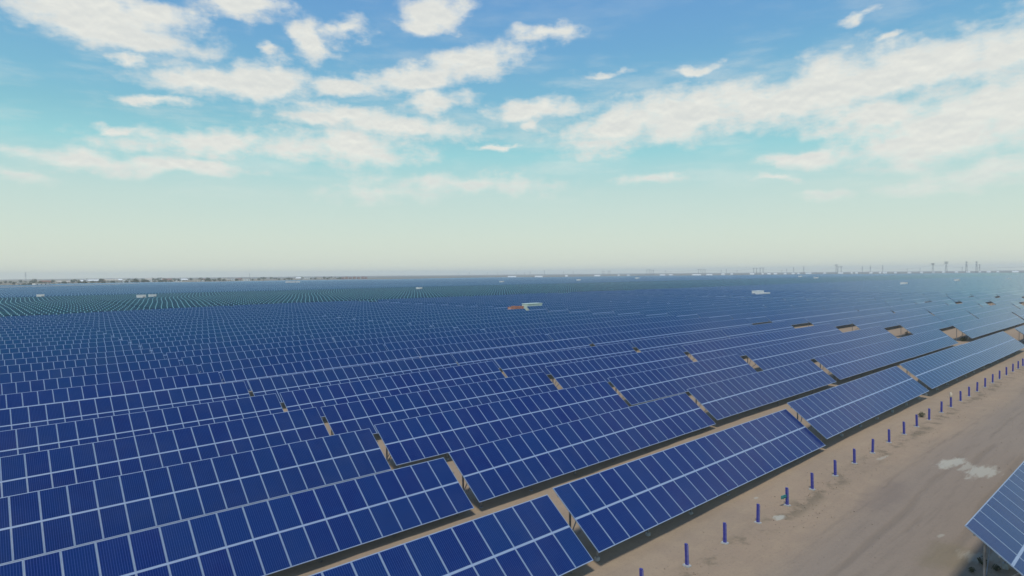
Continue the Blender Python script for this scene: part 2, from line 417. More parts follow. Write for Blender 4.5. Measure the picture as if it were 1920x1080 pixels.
# the remaining tables of this block and the two blocks beyond, past counting
def slab(bm, uvl, X, n, Y, z, sl, um, vm, mi=0, legs=True):
    c = [Vector((X, Y, z+LOW)), Vector((X+n, Y, z+LOW+sl*n)), Vector((X+n, Y+SL*CT, z+LOW+SL*ST+sl*n)), Vector((X, Y+SL*CT, z+LOW+SL*ST))]
    dn = Vector((0, ST*.05, -CT*.05))
    top = [bm.verts.new(p) for p in c]; bot = [bm.verts.new(p+dn) for p in c]
    f = bm.faces.new(top); f.material_index = mi
    u0 = rnd.randint(0, 500)
    for l, q in zip(f.loops, ((0, 0), (n/um, 0), (n/um, vm), (0, vm))): l[uvl].uv = (q[0]+u0, q[1])
    for a, b in ((0, 1), (1, 2), (2, 3), (3, 0)):
        g = bm.faces.new((top[b], top[a], bot[a], bot[b])); g.material_index = 3
    g = bm.faces.new(bot[::-1]); g.material_index = 4
    if legs:
        for i in range(4):
            xx = X+1+(n-2)*i/3; g = z+sl*n*i/3
            bar(bm, (xx, Y+2.0, g), (xx, Y+2.0, g+LOW+1.4), .1, mi=4); bar(bm, (xx, Y+.5, g), (xx, Y+.5, g+LOW+.3), .1, mi=4)
bm = bmesh.new(); uvl = bm.loops.layers.uv.new('UVMap')
for t in rest: slab(bm, uvl, t[2], t[3], t[4], t[5], t[6], 1.0, 2, 0)
def far_edge(x, y):                          # outline of the plant on the far side
    p = project(Vector((x, y, 1.0)))
    if p is None: return False
    lim = pl(p[0], [(0, 536), (160, 532), (320, 529.5), (640, 525), (960, 520.5), (1280, 517), (1600, 514), (1920, 511.5)])
    return p[1] > lim
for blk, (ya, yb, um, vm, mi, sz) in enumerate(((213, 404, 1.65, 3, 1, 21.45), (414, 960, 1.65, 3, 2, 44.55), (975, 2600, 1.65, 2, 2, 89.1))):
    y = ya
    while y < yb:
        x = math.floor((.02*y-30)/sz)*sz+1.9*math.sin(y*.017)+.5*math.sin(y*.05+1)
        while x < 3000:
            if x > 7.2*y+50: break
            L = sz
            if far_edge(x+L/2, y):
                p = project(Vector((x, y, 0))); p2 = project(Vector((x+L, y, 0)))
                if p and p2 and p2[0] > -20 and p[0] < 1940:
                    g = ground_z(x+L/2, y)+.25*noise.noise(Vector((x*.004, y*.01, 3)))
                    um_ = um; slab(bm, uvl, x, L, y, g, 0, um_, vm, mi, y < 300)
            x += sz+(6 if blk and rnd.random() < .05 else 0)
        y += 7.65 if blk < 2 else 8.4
link('distant_solar_field', mesh('distant_solar_field', bm, [STRIP, STRIP_DK, STRIP_HAZE, ALU, BACK]), None, label='countless distant rows of solar tables thinning towards the horizon', category='solar field', kind='stuff')

# ------------------------------------------------------------------ ground
def axis(lo, hi, mid):
    v = [mid]; s = 1.5
    while v[-1] < hi: v.append(v[-1]+s); s = min(s*1.045, 600) if v[-1] > 60 else s
    s = 1.5; u = []; q = mid
    while q > lo: q -= s; s = min(s*1.08, 600); u.append(q)
    return u[::-1]+v
xs, ys = axis(-3500, 6800, 0), axis(-1500, 6800, 0)
bm = bmesh.new(); grid = []
for yy in ys:
    row = []
    for xx in xs:
        zz = ground_z(xx, yy)
        if yy < 60 and -10 < xx < 130: zz += .05*noise.noise(Vector((xx*.35, yy*.35, 0)))+.025*noise.noise(Vector((xx*.9, yy*.9, 4)))
        row.append(bm.verts.new((xx, yy, zz)))
    grid.append(row)
for j in range(len(ys)-1):
    for i in range(len(xs)-1):
        f = bm.faces.new((grid[j][i], grid[j][i+1], grid[j+1][i+1], grid[j+1][i])); f.smooth = True
GM = mat('desert_soil', rough=.95, spec=.2); t = NT(GM.node_tree); b = t.n['Principled BSDF']
P = t.new('ShaderNodeNewGeometry').outputs['Position']; s = t.new('ShaderNodeSeparateXYZ', {0: P})
big = t.noise(P, .09, 4, .55).outputs['Fac']; medn = t.noise(P, .9, 6, .6).outputs['Fac']; fine = t.noise(P, 9.0, 6, .7).outputs['Fac']
col = t.mix(t.smooth(big, .35, .65), (.375, .275, .182, 1), (.335, .252, .172, 1))
col = t.mix(t.m('MULTIPLY', t.smooth(medn, .4, .7), .5), col, (.41, .31, .20, 1))
# the worn road: greyer, compacted, streaked along its length
wob = t.m('MULTIPLY', t.m('SUBTRACT', t.noise(P, .05, 2, .5).outputs['Fac'], .5), 3.0)
yr = t.m('ADD', s.outputs[1], wob)
rd = t.m('SUBTRACT', 1.0, t.smooth(t.m('ABSOLUTE', t.m('SUBTRACT', yr, 8.4)), 1.4, 3.6))
col = t.mix(t.m('MULTIPLY', rd, .9), col, (.285, .228, .172, 1))
ruts = None
for yc in (6.9, 8.55, 9.3, 10.9):
    g_ = t.m('SUBTRACT', 1.0, t.smooth(t.m('ABSOLUTE', t.m('SUBTRACT', yr, yc)), .05, .26))
    ruts = g_ if ruts is None else t.m('MAXIMUM', ruts, g_)
ruts = t.m('MULTIPLY', ruts, t.smooth(t.noise(t.new('ShaderNodeMapping', {'Vector': P, 'Scale': (.12, .8, 1)}).outputs[0], 1.0, 4, .6).outputs['Fac'], .42, .58))
col = t.mix(t.m('MULTIPLY', ruts, .38), col, (.19, .150, .108, 1))
str_v = t.new('ShaderNodeMapping', {'Vector': P, 'Scale': (.22, 2.6, 1)}).outputs[0]
streak = t.noise(str_v, 1.0, 6, .65).outputs['Fac']
col = t.mix(t.m('MULTIPLY', t.smooth(streak, .45, .75), t.m('ADD', t.m('MULTIPLY', rd, .12), .12)), col, (.145, .118, .088, 1))
col = t.mix(t.smooth(fine, .5, .8, 0, .55), col, (.17, .138, .105, 1))
col = t.mix(t.smooth(fine, .42, .2, 0, .35), col, (.36, .30, .22, 1))
# belt of withered weeds along the posts
wb = t.m('MULTIPLY', t.m('SUBTRACT', 1.0, t.smooth(t.m('ABSOLUTE', t.m('SUBTRACT', s.outputs[1], 13.1)), .1, .9)), t.smooth(medn, .46, .62))
col = t.mix(t.m('MULTIPLY', wb, .55), col, (.115, .100, .066, 1))
# darker yellowish and brownish patches by the front table
for (cx, cy, ra, rb, colr, k) in ((*gp(1780, 1040, .1)[:2], 2.2, 1.3, (.20, .165, .085, 1), .4), (*gp(1660, 930, 0)[:2], 3.5, 1.2, (.20, .16, .13, 1), .4)):
    mp = t.new('ShaderNodeMapping', {'Vector': P, 'Location': (cx, cy, 0), 'Scale': (ra, rb, 50)}, vector_type='TEXTURE')
    q = t.m('ADD', t.new('ShaderNodeVectorMath', {0: mp.outputs[0]}, operation='LENGTH').outputs['Value'], t.m('MULTIPLY', t.m('SUBTRACT', medn, .5), 1.2))
    col = t.mix(t.smooth(q, 1.0, .3, 0, k), col, colr)
# spilled lime and pale sand
smr = t.noise(t.new('ShaderNodeMapping', {'Vector': P, 'Rotation': (0, 0, R_(12)), 'Scale': (.5, 2.2, 1)}).outputs[0], 1.6, 6, .65).outputs['Fac']
for (px, py, ra, rb, k) in ((1782, 868, 1.7, .62, .9), (1842, 884, 1.9, .75, .85), (1812, 876, 1.2, .3, .6), (1460, 970, .42, .34, .9), (1655, 858, .8, .16, .5), (1418, 934, .2, .12, .6), (1765, 1005, .3, .1, .5), (1890, 1050, 1.0, .9, .5), (1830, 1045, .7, .6, .45)):
    c0 = gp(px, py, ground_z(*gp(px, py)[:2]))
    mp = t.new('ShaderNodeMapping', {'Vector': P, 'Location': (c0.x, c0.y, 0), 'Rotation': (0, 0, R_(-8)), 'Scale': (ra, rb, 50)}, vector_type='TEXTURE')
    q = t.m('ADD', t.new('ShaderNodeVectorMath', {0: mp.outputs[0]}, operation='LENGTH').outputs['Value'], t.m('MULTIPLY', t.m('SUBTRACT', smr, .5), 2.2))
    col = t.mix(t.smooth(q, 1.05, .45, 0, k), col, (.46, .43, .34, 1))
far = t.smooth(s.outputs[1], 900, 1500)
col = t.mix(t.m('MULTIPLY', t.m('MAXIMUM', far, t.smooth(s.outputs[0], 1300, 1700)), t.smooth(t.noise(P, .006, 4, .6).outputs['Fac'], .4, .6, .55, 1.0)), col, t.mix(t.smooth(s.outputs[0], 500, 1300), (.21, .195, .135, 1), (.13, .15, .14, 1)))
t.l.new(col, b.inputs['Base Color'])
hh = t.m('ADD', t.m('MULTIPLY', medn, .6), t.m('ADD', t.m('SUBTRACT', t.m('MULTIPLY', fine, .28), t.m('MULTIPLY', ruts, .4)), t.m('MULTIPLY', streak, .35)))
bn = t.new('ShaderNodeBump', {'Height': hh, 'Strength': .55, 'Distance': .12}); t.l.new(bn.outputs[0], b.inputs['Normal'])
link('ground', mesh('ground', bm, GM), None, kind='structure')

# ------------------------------------------------------------------ blue marker posts
BLUE = mottled('blue_paint', (.030, .034, .25), (.055, .06, .30), 7, .5)
LILAC = mottled('lilac_blue', (.12, .13, .36), (.18, .18, .42), 7, .55)  # paler lilac tone for the strip on one side of each post
TEAL = mottled('teal_plastic', (.03, .20, .20), (.05, .26, .24), 5, .5)
RAG = mottled('pale_cloth', (.55, .46, .34), (.66, .58, .46), 8, .9)
def marker():
    t = thing('marker_post', 'x', 'marker post', group='blue marker posts along the dirt road')
    bm = bmesh.new(); box(bm, -.043, .043, -.05, .06, -.1, .86); box(bm, -.049, .049, -.056, .066, .862, .885)
    bmesh.ops.bevel(bm, geom=[e for e in bm.edges], offset=.006, segments=1, affect='EDGES')
    kid(link('post', mesh('post', bm, BLUE), t))
    bm = bmesh.new(); box(bm, -.036, .036, -.078, -.0525, -.1, .84); kid(link('side_strip', mesh('side_strip', bm, LILAC), t))
    bm = bmesh.new(); box(bm, -.12, .12, -.15, .15, -.1, .045); bmesh.ops.bevel(bm, geom=list(bm.edges), offset=.02, segments=2, affect='EDGES')
    kid(link('footing', mesh('footing', bm, CONC), t))
    return t
mp0 = marker(); first = True
post_px = [(1203, 1080), (1288, 1052), (1359, 1012), (1421, 974), (1476, 941), (1523, 915), (1566, 889), (1602, 866), (1636, 845), (1667, 828), (1695, 812), (1719, 797), (1742, 784), (1765, 771), (1783, 760), (1801, 747), (1817, 737), (1832, 727), (1847, 718), (1861, 711), (1874, 703), (1887, 696), (1899, 689), (1909, 683), (1918, 678)]
PX0 = 18.7
for i in range(25):
    o = mp0 if i == 0 else copy_tree(mp0)
    x = PX0+.03+2.98*i+(.12 if i > 3 else 0)+.05*math.sin(i*2.1)
    px, py = post_px[i]
    # the posts stand every three metres on a straight line beside the first row
    c0 = gp(px, py, ground_z(x, 13.7)); y = 13.55+.02*math.sin(i*3)
    x = c0.x*(y/c0.y) if c0.y > 1 else x
    o.location = (x, y, ground_z(x, y)); o.rotation_euler = (R_(rnd.uniform(-1.5, 1.5)), R_(rnd.uniform(-1.5, 1.5)), R_(rnd.uniform(-12, 12)))
    o['label'] = ('blue marker post cut off at the lower edge of the picture, nearest to the camera' if i == 0 else
                  '%s blue marker post along the dirt road, counted from the near end' % spell(i+1))
    if i == 4:
        o['label'] = 'blue marker post with a teal plate strapped to its left side'
        bm = bmesh.new(); box(bm, -.46, -.07, -.02, .02, .40, .56); box(bm, -.40, -.07, -.035, -.02, .46, .50)
        pz = link('side_plate', mesh('side_plate', bm, TEAL), o, label='teal plate strapped to the post')
    if i == 14:
        o['label'] = 'blue marker post with a pale cloth wrapped over its top'
        bm = bmesh.new(); bmesh.ops.create_icosphere(bm, subdivisions=2, radius=.14)
        for v in bm.verts: v.co = Vector((v.co.x*.8, v.co.y*.8, v.co.z*1.6+1.02))+Vector((noise.noise(v.co*9), noise.noise(v.co*9+Vector((5, 0, 0))), 0))*.04
        link('cloth_wrap', mesh('cloth_wrap', bm, RAG), o, label='pale cloth tied over the post')

# ------------------------------------------------------------------ plants
LEAF = mottled('dusty_leaves', (.045, .062, .025), (.085, .095, .045), 6, .8)
LEAF2 = mottled('tree_leaves', (.085, .11, .065), (.15, .175, .105), .35, .8)
BARK = mottled('bark', (.10, .075, .05), (.16, .12, .08), 5, .9)
def leaf_cloud(bm, c, rx, rz, n, size, seed):
    q = random.Random(seed)
    for i in range(n):
        while True:
            v = Vector((q.uniform(-1, 1), q.uniform(-1, 1), q.uniform(-1, 1)))
            if v.length < 1 and v.length > .25: break
        k = 1+.35*noise.noise(v*1.7+Vector((seed, 0, 0)))
        p = Vector(c)+Vector((v.x*rx*k, v.y*rx*k, v.z*rz*k))
        a = Vector((q.uniform(-1, 1), q.uniform(-1, 1), q.uniform(-1, 1))).normalized(); b2 = a.orthogonal().normalized(); c2 = a.cross(b2)
        s_ = size*q.uniform(.5, 1.3)
        vs = [bm.verts.new(p+b2*s_), bm.verts.new(p+c2*s_*.7), bm.verts.new(p-b2*s_), bm.verts.new(p-c2*s_*.7)]
        bm.faces.new(vs)
def shrub_mesh(seed, h):
    bm = bmesh.new(); leaf_cloud(bm, (0, 0, h*.5), h*.6, h*.5, 220, h*.09, seed); return mesh('foliage', bm, LEAF)
def stem_mesh(seed, h):
    bm = bmesh.new(); q = random.Random(seed)
    for i in range(6): bar(bm, (0, 0, -.05), (q.uniform(-.3, .3)*h, q.uniform(-.3, .3)*h, h*q.uniform(.5, .8)), .012)
    return mesh('stem', bm, BARK)
shr = [(1728, 779, .42, 'small round desert shrub standing between two blue posts'), (1806, 640, .8, 'dark green bush under the table end beside the wide walkway, second row'),
       (1788, 641, .45, 'low dark bush on the bare ground of the wide walkway, second row'), (1700, 628, .5, 'dark tuft at the foot of the third row, wide walkway'),
       (1842, 1046, .30, 'grey green weed clump by the post of the corner table'), (1868, 1058, .24, 'small weed clump under the corner table, right of another'), (1822, 1060, .2, 'tiny weed tuft at the lower edge of the picture left of the corner table'),
       (1905, 655, .6, 'green bush at the right picture edge behind the nearest row')]
for i, (px, py, h, lb) in enumerate(shr):
    p = gp(px, py, .3); t_ = thing('desert_shrub', lb, 'shrub', (p.x, p.y, ground_z(p.x, p.y)), rnd.uniform(0, 6), 'desert shrubs among the tables')
    link('foliage', shrub_mesh(i+1, h), t_); link('stem', stem_mesh(i+1, h), t_)
# dry tufts and clods scattered on the bare strip
bm = bmesh.new()
for i in range(2600):
    if rnd.random() < .5: x, y = rnd.uniform(12, 110), rnd.gauss(12.9, .45)
    else: x, y = rnd.uniform(12, 110), rnd.uniform(4, 15)
    z = ground_z(x, y); h = rnd.uniform(.02, .075)
    if rnd.random() < .55:
        for k in range(9):
            a = rnd.uniform(0, 6.28); q_ = rnd.uniform(.15, .7); dx, dy = math.cos(a)*h*q_, math.sin(a)*h*q_; bx_, by_ = x+rnd.uniform(-.4, .4)*h, y+rnd.uniform(-.4, .4)*h
            v = [bm.verts.new((bx_-dy*.14, by_+dx*.14, z-.01)), bm.verts.new((bx_+dy*.14, by_-dx*.14, z-.01)), bm.verts.new((bx_+dx, by_+dy, z+h*rnd.uniform(.5, 1)))]; bm.faces.new(v)
    else:
        r = h*.4; c = Vector((x, y, z+r*.3)); r0 = bmesh.ops.create_icosphere(bm, subdivisions=1, radius=r, matrix=Matrix.Translation(c))
        for v in r0['verts']: v.co += Vector((rnd.uniform(-1, 1), rnd.uniform(-1, 1), rnd.uniform(-1, .5)))*r*.3
        for v in r0['verts']:
            for f in v.link_faces: f.material_index = 1
TUFT = mottled('dry_grass', (.24, .19, .115), (.33, .27, .17), 3, .95); CLOD = mottled('clods', (.19, .155, .115), (.36, .30, .22), .6, .95)
link('dry_tufts', mesh('dry_tufts', bm, [TUFT, CLOD]), None, label='dry grass tufts and earth clods scattered along the dirt road', category='ground litter', kind='stuff')

# ------------------------------------------------------------------ inverter cabins inside the plant
WHITE = mottled('white_panels', (.78, .80, .77), (.84, .86, .83), 1.2, .55); GREY = mottled('grey_metal', (.28, .30, .30), (.36, .38, .38), 2, .5)
MINT = mottled('pale_mint_sheet', (.52, .66, .56), (.60, .72, .62), 1.2, .55)
PINK = mottled('pinkish_enamel', (.52, .30, .25), (.60, .38, .32), 2, .6); RUST = mottled('orange_rust', (.42, .15, .07), (.50, .22, .10), 3, .7)
def cabin(L, D, H, lb, loc, rz=0, wall=WHITE, name='inverter_cabin', cat='cabin', group='white inverter cabins in the solar field', pitched=False):
    t = thing(name, lb, cat, loc, rz, group)
    bm = bmesh.new(); box(bm, -L/2, L/2, -D/2, D/2, -.5, H)
    n = max(3, int(L/.6))
    for i in range(n): x_ = -L/2+(i+.5)*L/n; box(bm, x_-.04, x_+.04, -D/2-.04, -D/2-.002, .1, H-.1)
    link('wall', mesh('wall', bm, wall), t)
    bm = bmesh.new()
    if pitched:
        vs = [bm.verts.new(p) for p in ((-L/2-.3, -D/2-.3, H+.003), (L/2+.3, -D/2-.3, H+.003), (L/2+.3, D/2+.3, H+.003), (-L/2-.3, D/2+.3, H+.003), (-L/2-.3, 0, H+D*.28), (L/2+.3, 0, H+D*.28))]
        for q in ((0, 1, 5, 4), (2, 3, 4, 5), (0, 4, 3), (1, 2, 5), (3, 2, 1, 0)): bm.faces.new([vs[i] for i in q])
    else: box(bm, -L/2-.08, L/2+.08, -D/2-.08, D/2+.08, H+.003, H+.16)
    link('roof', mesh('roof', bm, ROOFM if pitched is True else wall), t)
    bm = bmesh.new(); box(bm, -L*.32, -L*.32+1.0, -D/2-.07, -D/2-.043, 0, min(2.0, H-.2)); link('door', mesh('door', bm, GREY), t)
    bm = bmesh.new(); box(bm, L*.1, L*.1+1.2, -D/2-.07, -D/2-.043, H*.55, H*.82); link('vent', mesh('vent', bm, GREY), t)
    return t
ROOFM = mottled('red_brown_roof', (.20, .09, .06), (.28, .14, .09), .5, .8)
p = gp(998, 591, -.4)
main = cabin(5.6, 2.4, 2.9, 'pale mint container with dark lettering panel standing among the middle rows', (p.x, p.y, ground_z(p.x, p.y)+.1), 0, MINT, 'container_cabin')
bm = bmesh.new()
for i in range(9): box(bm, -1.6+i*.36, -1.6+i*.36+.24, -1.262, -1.246, 1.75, 1.95+.1*(i % 2))
link('lettering', mesh('lettering', bm, GREY), main)
for i, (dx, s_, h_, m_, lb) in enumerate(((-8.1, 1.1, 2.3, PINK, 'pinkish transformer box at the far left end of the equipment row'), (-6.8, .95, 2.5, PINK, 'second pinkish equipment box from the left, middle rows'),
                              (-5.6, .95, 2.4, PINK, 'third pinkish equipment box from the left, middle rows'), (-4.35, .95, 2.4, PINK, 'pinkish equipment box nearest to the mint container'))):
    t_ = thing('equipment_cabinet', lb, 'cabinet', (p.x+dx, p.y, ground_z(p.x, p.y)), 0, 'pinkish equipment boxes beside the container')
    bm = bmesh.new(); box(bm, -s_/2, s_/2, -.7, .7, 0, h_); bmesh.ops.bevel(bm, geom=list(bm.edges), offset=.05, segments=2, affect='EDGES'); link('cabinet_body', mesh('cabinet_body', bm, m_), t_)
    bm = bmesh.new(); box(bm, -s_/2-.05, s_/2+.05, -.75, .75, h_+.003, h_+.12); link('lid', mesh('lid', bm, RUST), t_)
    bm = bmesh.new()
    for k in range(5): box(bm, -s_*.35+k*s_*.16, -s_*.35+k*s_*.16+.05, -.80, -.702, .9, h_-.2)
    link('radiator', mesh('radiator', bm, RUST), t_)
cab = [(1421, 563.5, 4.8, 2.4, 3.5, 'white cabin with a low annex right of the middle of the field'), (1434, 564, 4.2, 2, 2.8, 'low pale annex beside the white cabin right of the middle'),
       (1695, 541, 5.0, 2.5, 3.5, 'wide white cabin near the horizon below the twin pylons'), (1794, 533, 4.8, 2.5, 3.7, 'white cabin right of the wide one, below the slender pylons'),
       (1892, 529, 5.0, 2.5, 2.9, 'flat white cabin closest to the right picture edge'), (549, 534, 19, 4, 4.2, 'long white shed near the far edge, left of the middle'),
       (265, 567, 3.6, 2.2, 3.4, 'pale cabin at the back of the dark block, left one of the pair'), (286, 566, 3, 2.2, 3.4, 'pale cabin at the back of the dark block, right one of the pair'),
       (786, 549, 3.4, 2.4, 3.3, 'small white cabin at the back edge of the green tinted block'), (941, 534, 5, 2.4, 3.8, 'tiny white cabin in the pale far rows, left of the sheds'),
       (1195, 526, 6.5, 3, 4, 'tiny white cabin in far rows below the short pylons'), (1085, 530, 5, 3, 3.8, 'tiny white cabin in far rows right of the middle'), (1500, 523, 6.5, 3, 4, 'tiny white cabin in far rows between the portal and twin pylons'),
       (1530, 526, 6.5, 3, 3.8, 'tiny flat cabin in far rows just right of another'), (76, 564, 3.2, 2.2, 3.3, 'pale cabin near the left picture edge behind the dark block')]
for i, (px, py, L, D, H, lb) in enumerate(cab):
    q = gp(px, py-1.5, -.4); cabin(L, D, H, lb, (q.x, q.y, ground_z(q.x, q.y)-.1), R_(-8 if px > 1000 else 0))
# long low white sheds along the far edge of the plant
shed = [(1062, 6, 517.6), (1120, 13, 516.8), (1160, 6, 516.2), (1178, 5, 516.0), (1242, 18, 515.2), (1258, 7, 515.4), (1306, 26, 514.8), (1330, 14, 514.6), (1356, 8, 514.2), (1372, 8, 514), (1410, 8, 513.4), (1430, 6, 513.4),
        (1442, 6, 513.2), (1454, 10, 513), (1472, 6, 513), (1487, 6, 512.8), (1497, 6, 512.8), (1516, 10, 512.6), (1546, 8, 512.4), (1576, 9, 512.0), (1597, 5, 511.8), (1606, 5, 511.8), (1633, 6, 511.6),
        (1650, 6, 511.4), (1659, 7, 511.2), (1679, 8, 511), (1705, 6, 511), (1728, 7, 510.8), (1750, 5, 510.6), (1770, 7, 510.4), (1793, 7, 510.2), (1815, 7, 510.2), (1837, 6, 509.8), (1854, 6, 509.4), (1871, 6, 509.2), (1904, 12, 509), (960, 20, 518.4), (1010, 24, 518)]
for i, (px, wd, py) in enumerate(shed):
    q = gp(px, py+1.6, 0); D_ = Vector((q.x, q.y)).length; D_ = min(D_, 2600)
    q = at_depth(px, D_); dep = D_*math.cos(math.atan((px-960)/FPX)); L = wd*dep/FPX*(.8+.25*math.sin(i*2.7))
    t_ = cabin(L*.9, 9, (3.6 if wd < 14 else 2.6)*(1 if px > 1350 else .8), '%s white shed from the left in the long line at the far edge' % spell(1+sorted(a[0] for a in shed).index(px)), (q.x, q.y, ground_z(q.x, q.y)), -math.atan2(q.x, q.y), name='white_shed', cat='shed', group='white sheds along the far edge of the plant', pitched='w')

# ------------------------------------------------------------------ far village on the left: houses and trees
MUD = mottled('pale_plaster', (.46, .42, .34), (.56, .52, .44), .3, .9); BRICK = mottled('red_facade', (.30, .16, .13), (.36, .21, .17), .3, .9)
DARKG = mottled('window_dark', (.05, .06, .07), (.08, .09, .10), 1, .3)
def house(px, D_, L, Wd, H, lb, wallm, roofm, rz, flat=False, grp='houses of the far village'):
    q = at_depth(px, D_); t_ = thing('village_house', lb, 'house', (q.x, q.y, ground_z(q.x, q.y)), rz-math.atan2(q.x, q.y), grp)
    bm = bmesh.new(); box(bm, -L/2, L/2, -Wd/2, Wd/2, -.5, H); link('wall', mesh('wall', bm, wallm), t_)
    bm = bmesh.new()
    if flat: box(bm, -L/2-.2, L/2+.2, -Wd/2-.2, Wd/2+.2, H+.003, H+.5)
    else:
        vs = [bm.verts.new(v) for v in ((-L/2-.5, -Wd/2-.5, H+.003), (L/2+.5, -Wd/2-.5, H+.003), (L/2+.5, Wd/2+.5, H+.003), (-L/2-.5, Wd/2+.5, H+.003), (-L/2-.5, 0, H+Wd*.3), (L/2+.5, 0, H+Wd*.3))]
        for f_ in ((0, 1, 5, 4), (2, 3, 4, 5), (0, 4, 3), (1, 2, 5), (3, 2, 1, 0)): bm.faces.new([vs[i] for i in f_])
    link('roof', mesh('roof', bm, roofm), t_)
    nw = max(2, int(L/5))
    for i in range(nw):
        bm = bmesh.new(); x_ = -L/2+(i+.5)*L/nw; box(bm, x_-.8, x_+.8, -Wd/2-.06, -Wd/2-.003, 1.2, min(2.8, H-.4)); link('window', mesh('window', bm, DARKG), t_)
    return t_
hs = random.Random(3); hx = [44, 78, 84, 118, 156, 172, 188, 197, 209, 222, 236, 246, 262, 278, 291, 300, 305, 313, 319, 332, 344, 371, 378, 418, 427, 437, 441, 447, 462, 486, 560, 575, 598, 628]
for i, px in enumerate(hx):
    D0 = pl(px, [(0, 1010), (160, 1230), (320, 1400), (640, 1720)])
    rf = [WHITE, MUD, ROOFM, MUD, WHITE][i % 5]; wl = [MUD, WHITE, MUD][i % 3]
    house(px, D0+hs.uniform(30, 420), hs.uniform(10, 24), hs.uniform(7, 11), hs.uniform(3.4, 5.2), '%s pale house from the left in the village beyond the field' % spell(i+1), wl, rf, hs.uniform(-.5, .5), hs.random() < .55)
for i, px in enumerate((643, 650, 657, 664, 672, 680, 686)):
    house(px, 1850+10*i, 8.5, 8, 6.5 if i % 2 else 5.5, '%s red brick block from the left in the row above the middle left' % spell(i+1), BRICK, BRICK, 0, True, 'red blocks at the edge of the village')
bm = bmesh.new(); prev = None
for px, D_ in ((-30, 800), (60, 850), (130, 905), (200, 965), (260, 1030)):
    q = at_depth(px, D_, -.75)
    if prev is not None: bar(bm, prev+Vector((0, 0, 1.6)), q+Vector((0, 0, 1.6)), .5, 3.4)
    prev = q
wl_ = link('boundary_wall', mesh('boundary_wall', bm, WHITE), None, label='long pale boundary wall along the left far edge of the field, before the village', category='wall')
tree_mesh = []
for k in range(5):
    bm = bmesh.new(); h = 7+k*.8; leaf_cloud(bm, (0, 0, h*.62), h*.42, h*.38, 260, h*.07, 30+k); leaf_cloud(bm, (h*.2, 0, h*.45), h*.3, h*.25, 120, h*.06, 50+k)
    a = mesh('crown', bm, LEAF2); bm = bmesh.new()
    bar(bm, (0, 0, -.3), (.1, 0, h*.5), .45); bar(bm, (.1, 0, h*.35), (h*.2, .2, h*.6), .22); bar(bm, (.1, 0, h*.35), (-h*.18, .2, h*.62), .22)
    tree_mesh.append((a, mesh('trunk', bm, BARK)))
tr = random.Random(11); tx = sorted([tr.uniform(0, 640) for _ in range(120)]+[tr.gauss(290, 70) for _ in range(50)])
for i, px in enumerate(tx):
    D0 = pl(px, [(0, 1010), (160, 1230), (320, 1400), (640, 1720)])
    q = at_depth(px, D0+20+880*tr.random()**2.2); a, b_ = tree_mesh[i % 5]
    t_ = thing('village_tree', '%s dusty green tree from the left along the far village' % spell(i+1), 'tree', (q.x, q.y, ground_z(q.x, q.y)), tr.uniform(0, 6), 'trees of the far village')
    t_.scale = (1, 1, tr.uniform(.6, .95)); t_.scale *= tr.uniform(.7, 1.15)
    link('crown', a, t_); link('trunk', b_, t_)

# ------------------------------------------------------------------ pylons and cables
LAT = mottled('weathered_lattice_steel', (.24, .27, .27), (.30, .33, .33), .5, .6, .2)
def lattice(bm, p0, p1, w0, w1, n, th):
    p0, p1 = Vector(p0), Vector(p1); lv = []
    for i in range(n+1):
        t = i/n; c = p0.lerp(p1, t); w_ = (w0+(w1-w0)*t)/2
        lv.append([c+Vector((a*w_, b*w_, 0)) for a, b in ((-1, -1), (1, -1), (1, 1), (-1, 1))])
    for i in range(n):
        for k in range(4):
            bar(bm, lv[i][k], lv[i+1][k], th*.6); bar(bm, lv[i][k], lv[i+1][(k+1) % 4], th*.32); bar(bm, lv[i+1][k], lv[i+1][(k+1) % 4], th*.32)
def arm(bm, zc, half, th, x0=0):
    th *= .6
    for s_ in (-1, 1): bar(bm, (x0+s_*half, 0, zc), (x0, -.8, zc+.9), th); bar(bm, (x0+s_*half, 0, zc), (x0, .8, zc+.9), th); bar(bm, (x0+s_*half, 0, zc), (x0, 0, zc-.9), th)
    bar(bm, (x0-half, 0, zc), (x0+half, 0, zc), th)
def pylon_meshes(kind):
    bm = bmesh.new(); out = []
    if kind == 'head':
        lattice(bm, (0, 0, 0), (0, 0, 34), 7, 2.2, 8, .55); lattice(bm, (0, 0, 34), (0, 0, 42), 4.5, 5, 2, .6); out.append(('tower_body', mesh('tower_body', bm, LAT)))
        for z_ in (37.0, 41.5): bm = bmesh.new(); arm(bm, z_, 7.5, .9); out.append(('crossarm', mesh('crossarm', bm, LAT)))
    elif kind == 'slender':
        lattice(bm, (0, 0, 0), (0, 0, 46), 6, 1.6, 10, .6); out.append(('tower_body', mesh('tower_body', bm, LAT)))
        for z_, h_ in ((28, 4.5), (35, 5.0), (42.5, 5)): bm = bmesh.new(); arm(bm, z_, h_, .8); out.append(('crossarm', mesh('crossarm', bm, LAT)))
    else:
        for x_ in (-5, 5): lattice(bm, (x_*1.2, 0, 0), (x_, 0, 26), 2.4, 1.6, 7, .5)
        out.append(('tower_body', mesh('tower_body', bm, LAT)))
        bm = bmesh.new(); lattice(bm, (0, 0, 24), (0, 0, 26), 1, 1, 1, .2); bar(bm, (-11, 0, 26.5), (11, 0, 26.5), .7); bar(bm, (-11, 0, 26.5), (-5, 0, 23.5), .5); bar(bm, (11, 0, 26.5), (5, 0, 23.5), .5); out.append(('crossarm', mesh('crossarm', bm, LAT)))
    return out
PY = {k: pylon_meshes(k) for k in ('head', 'slender', 'portal')}
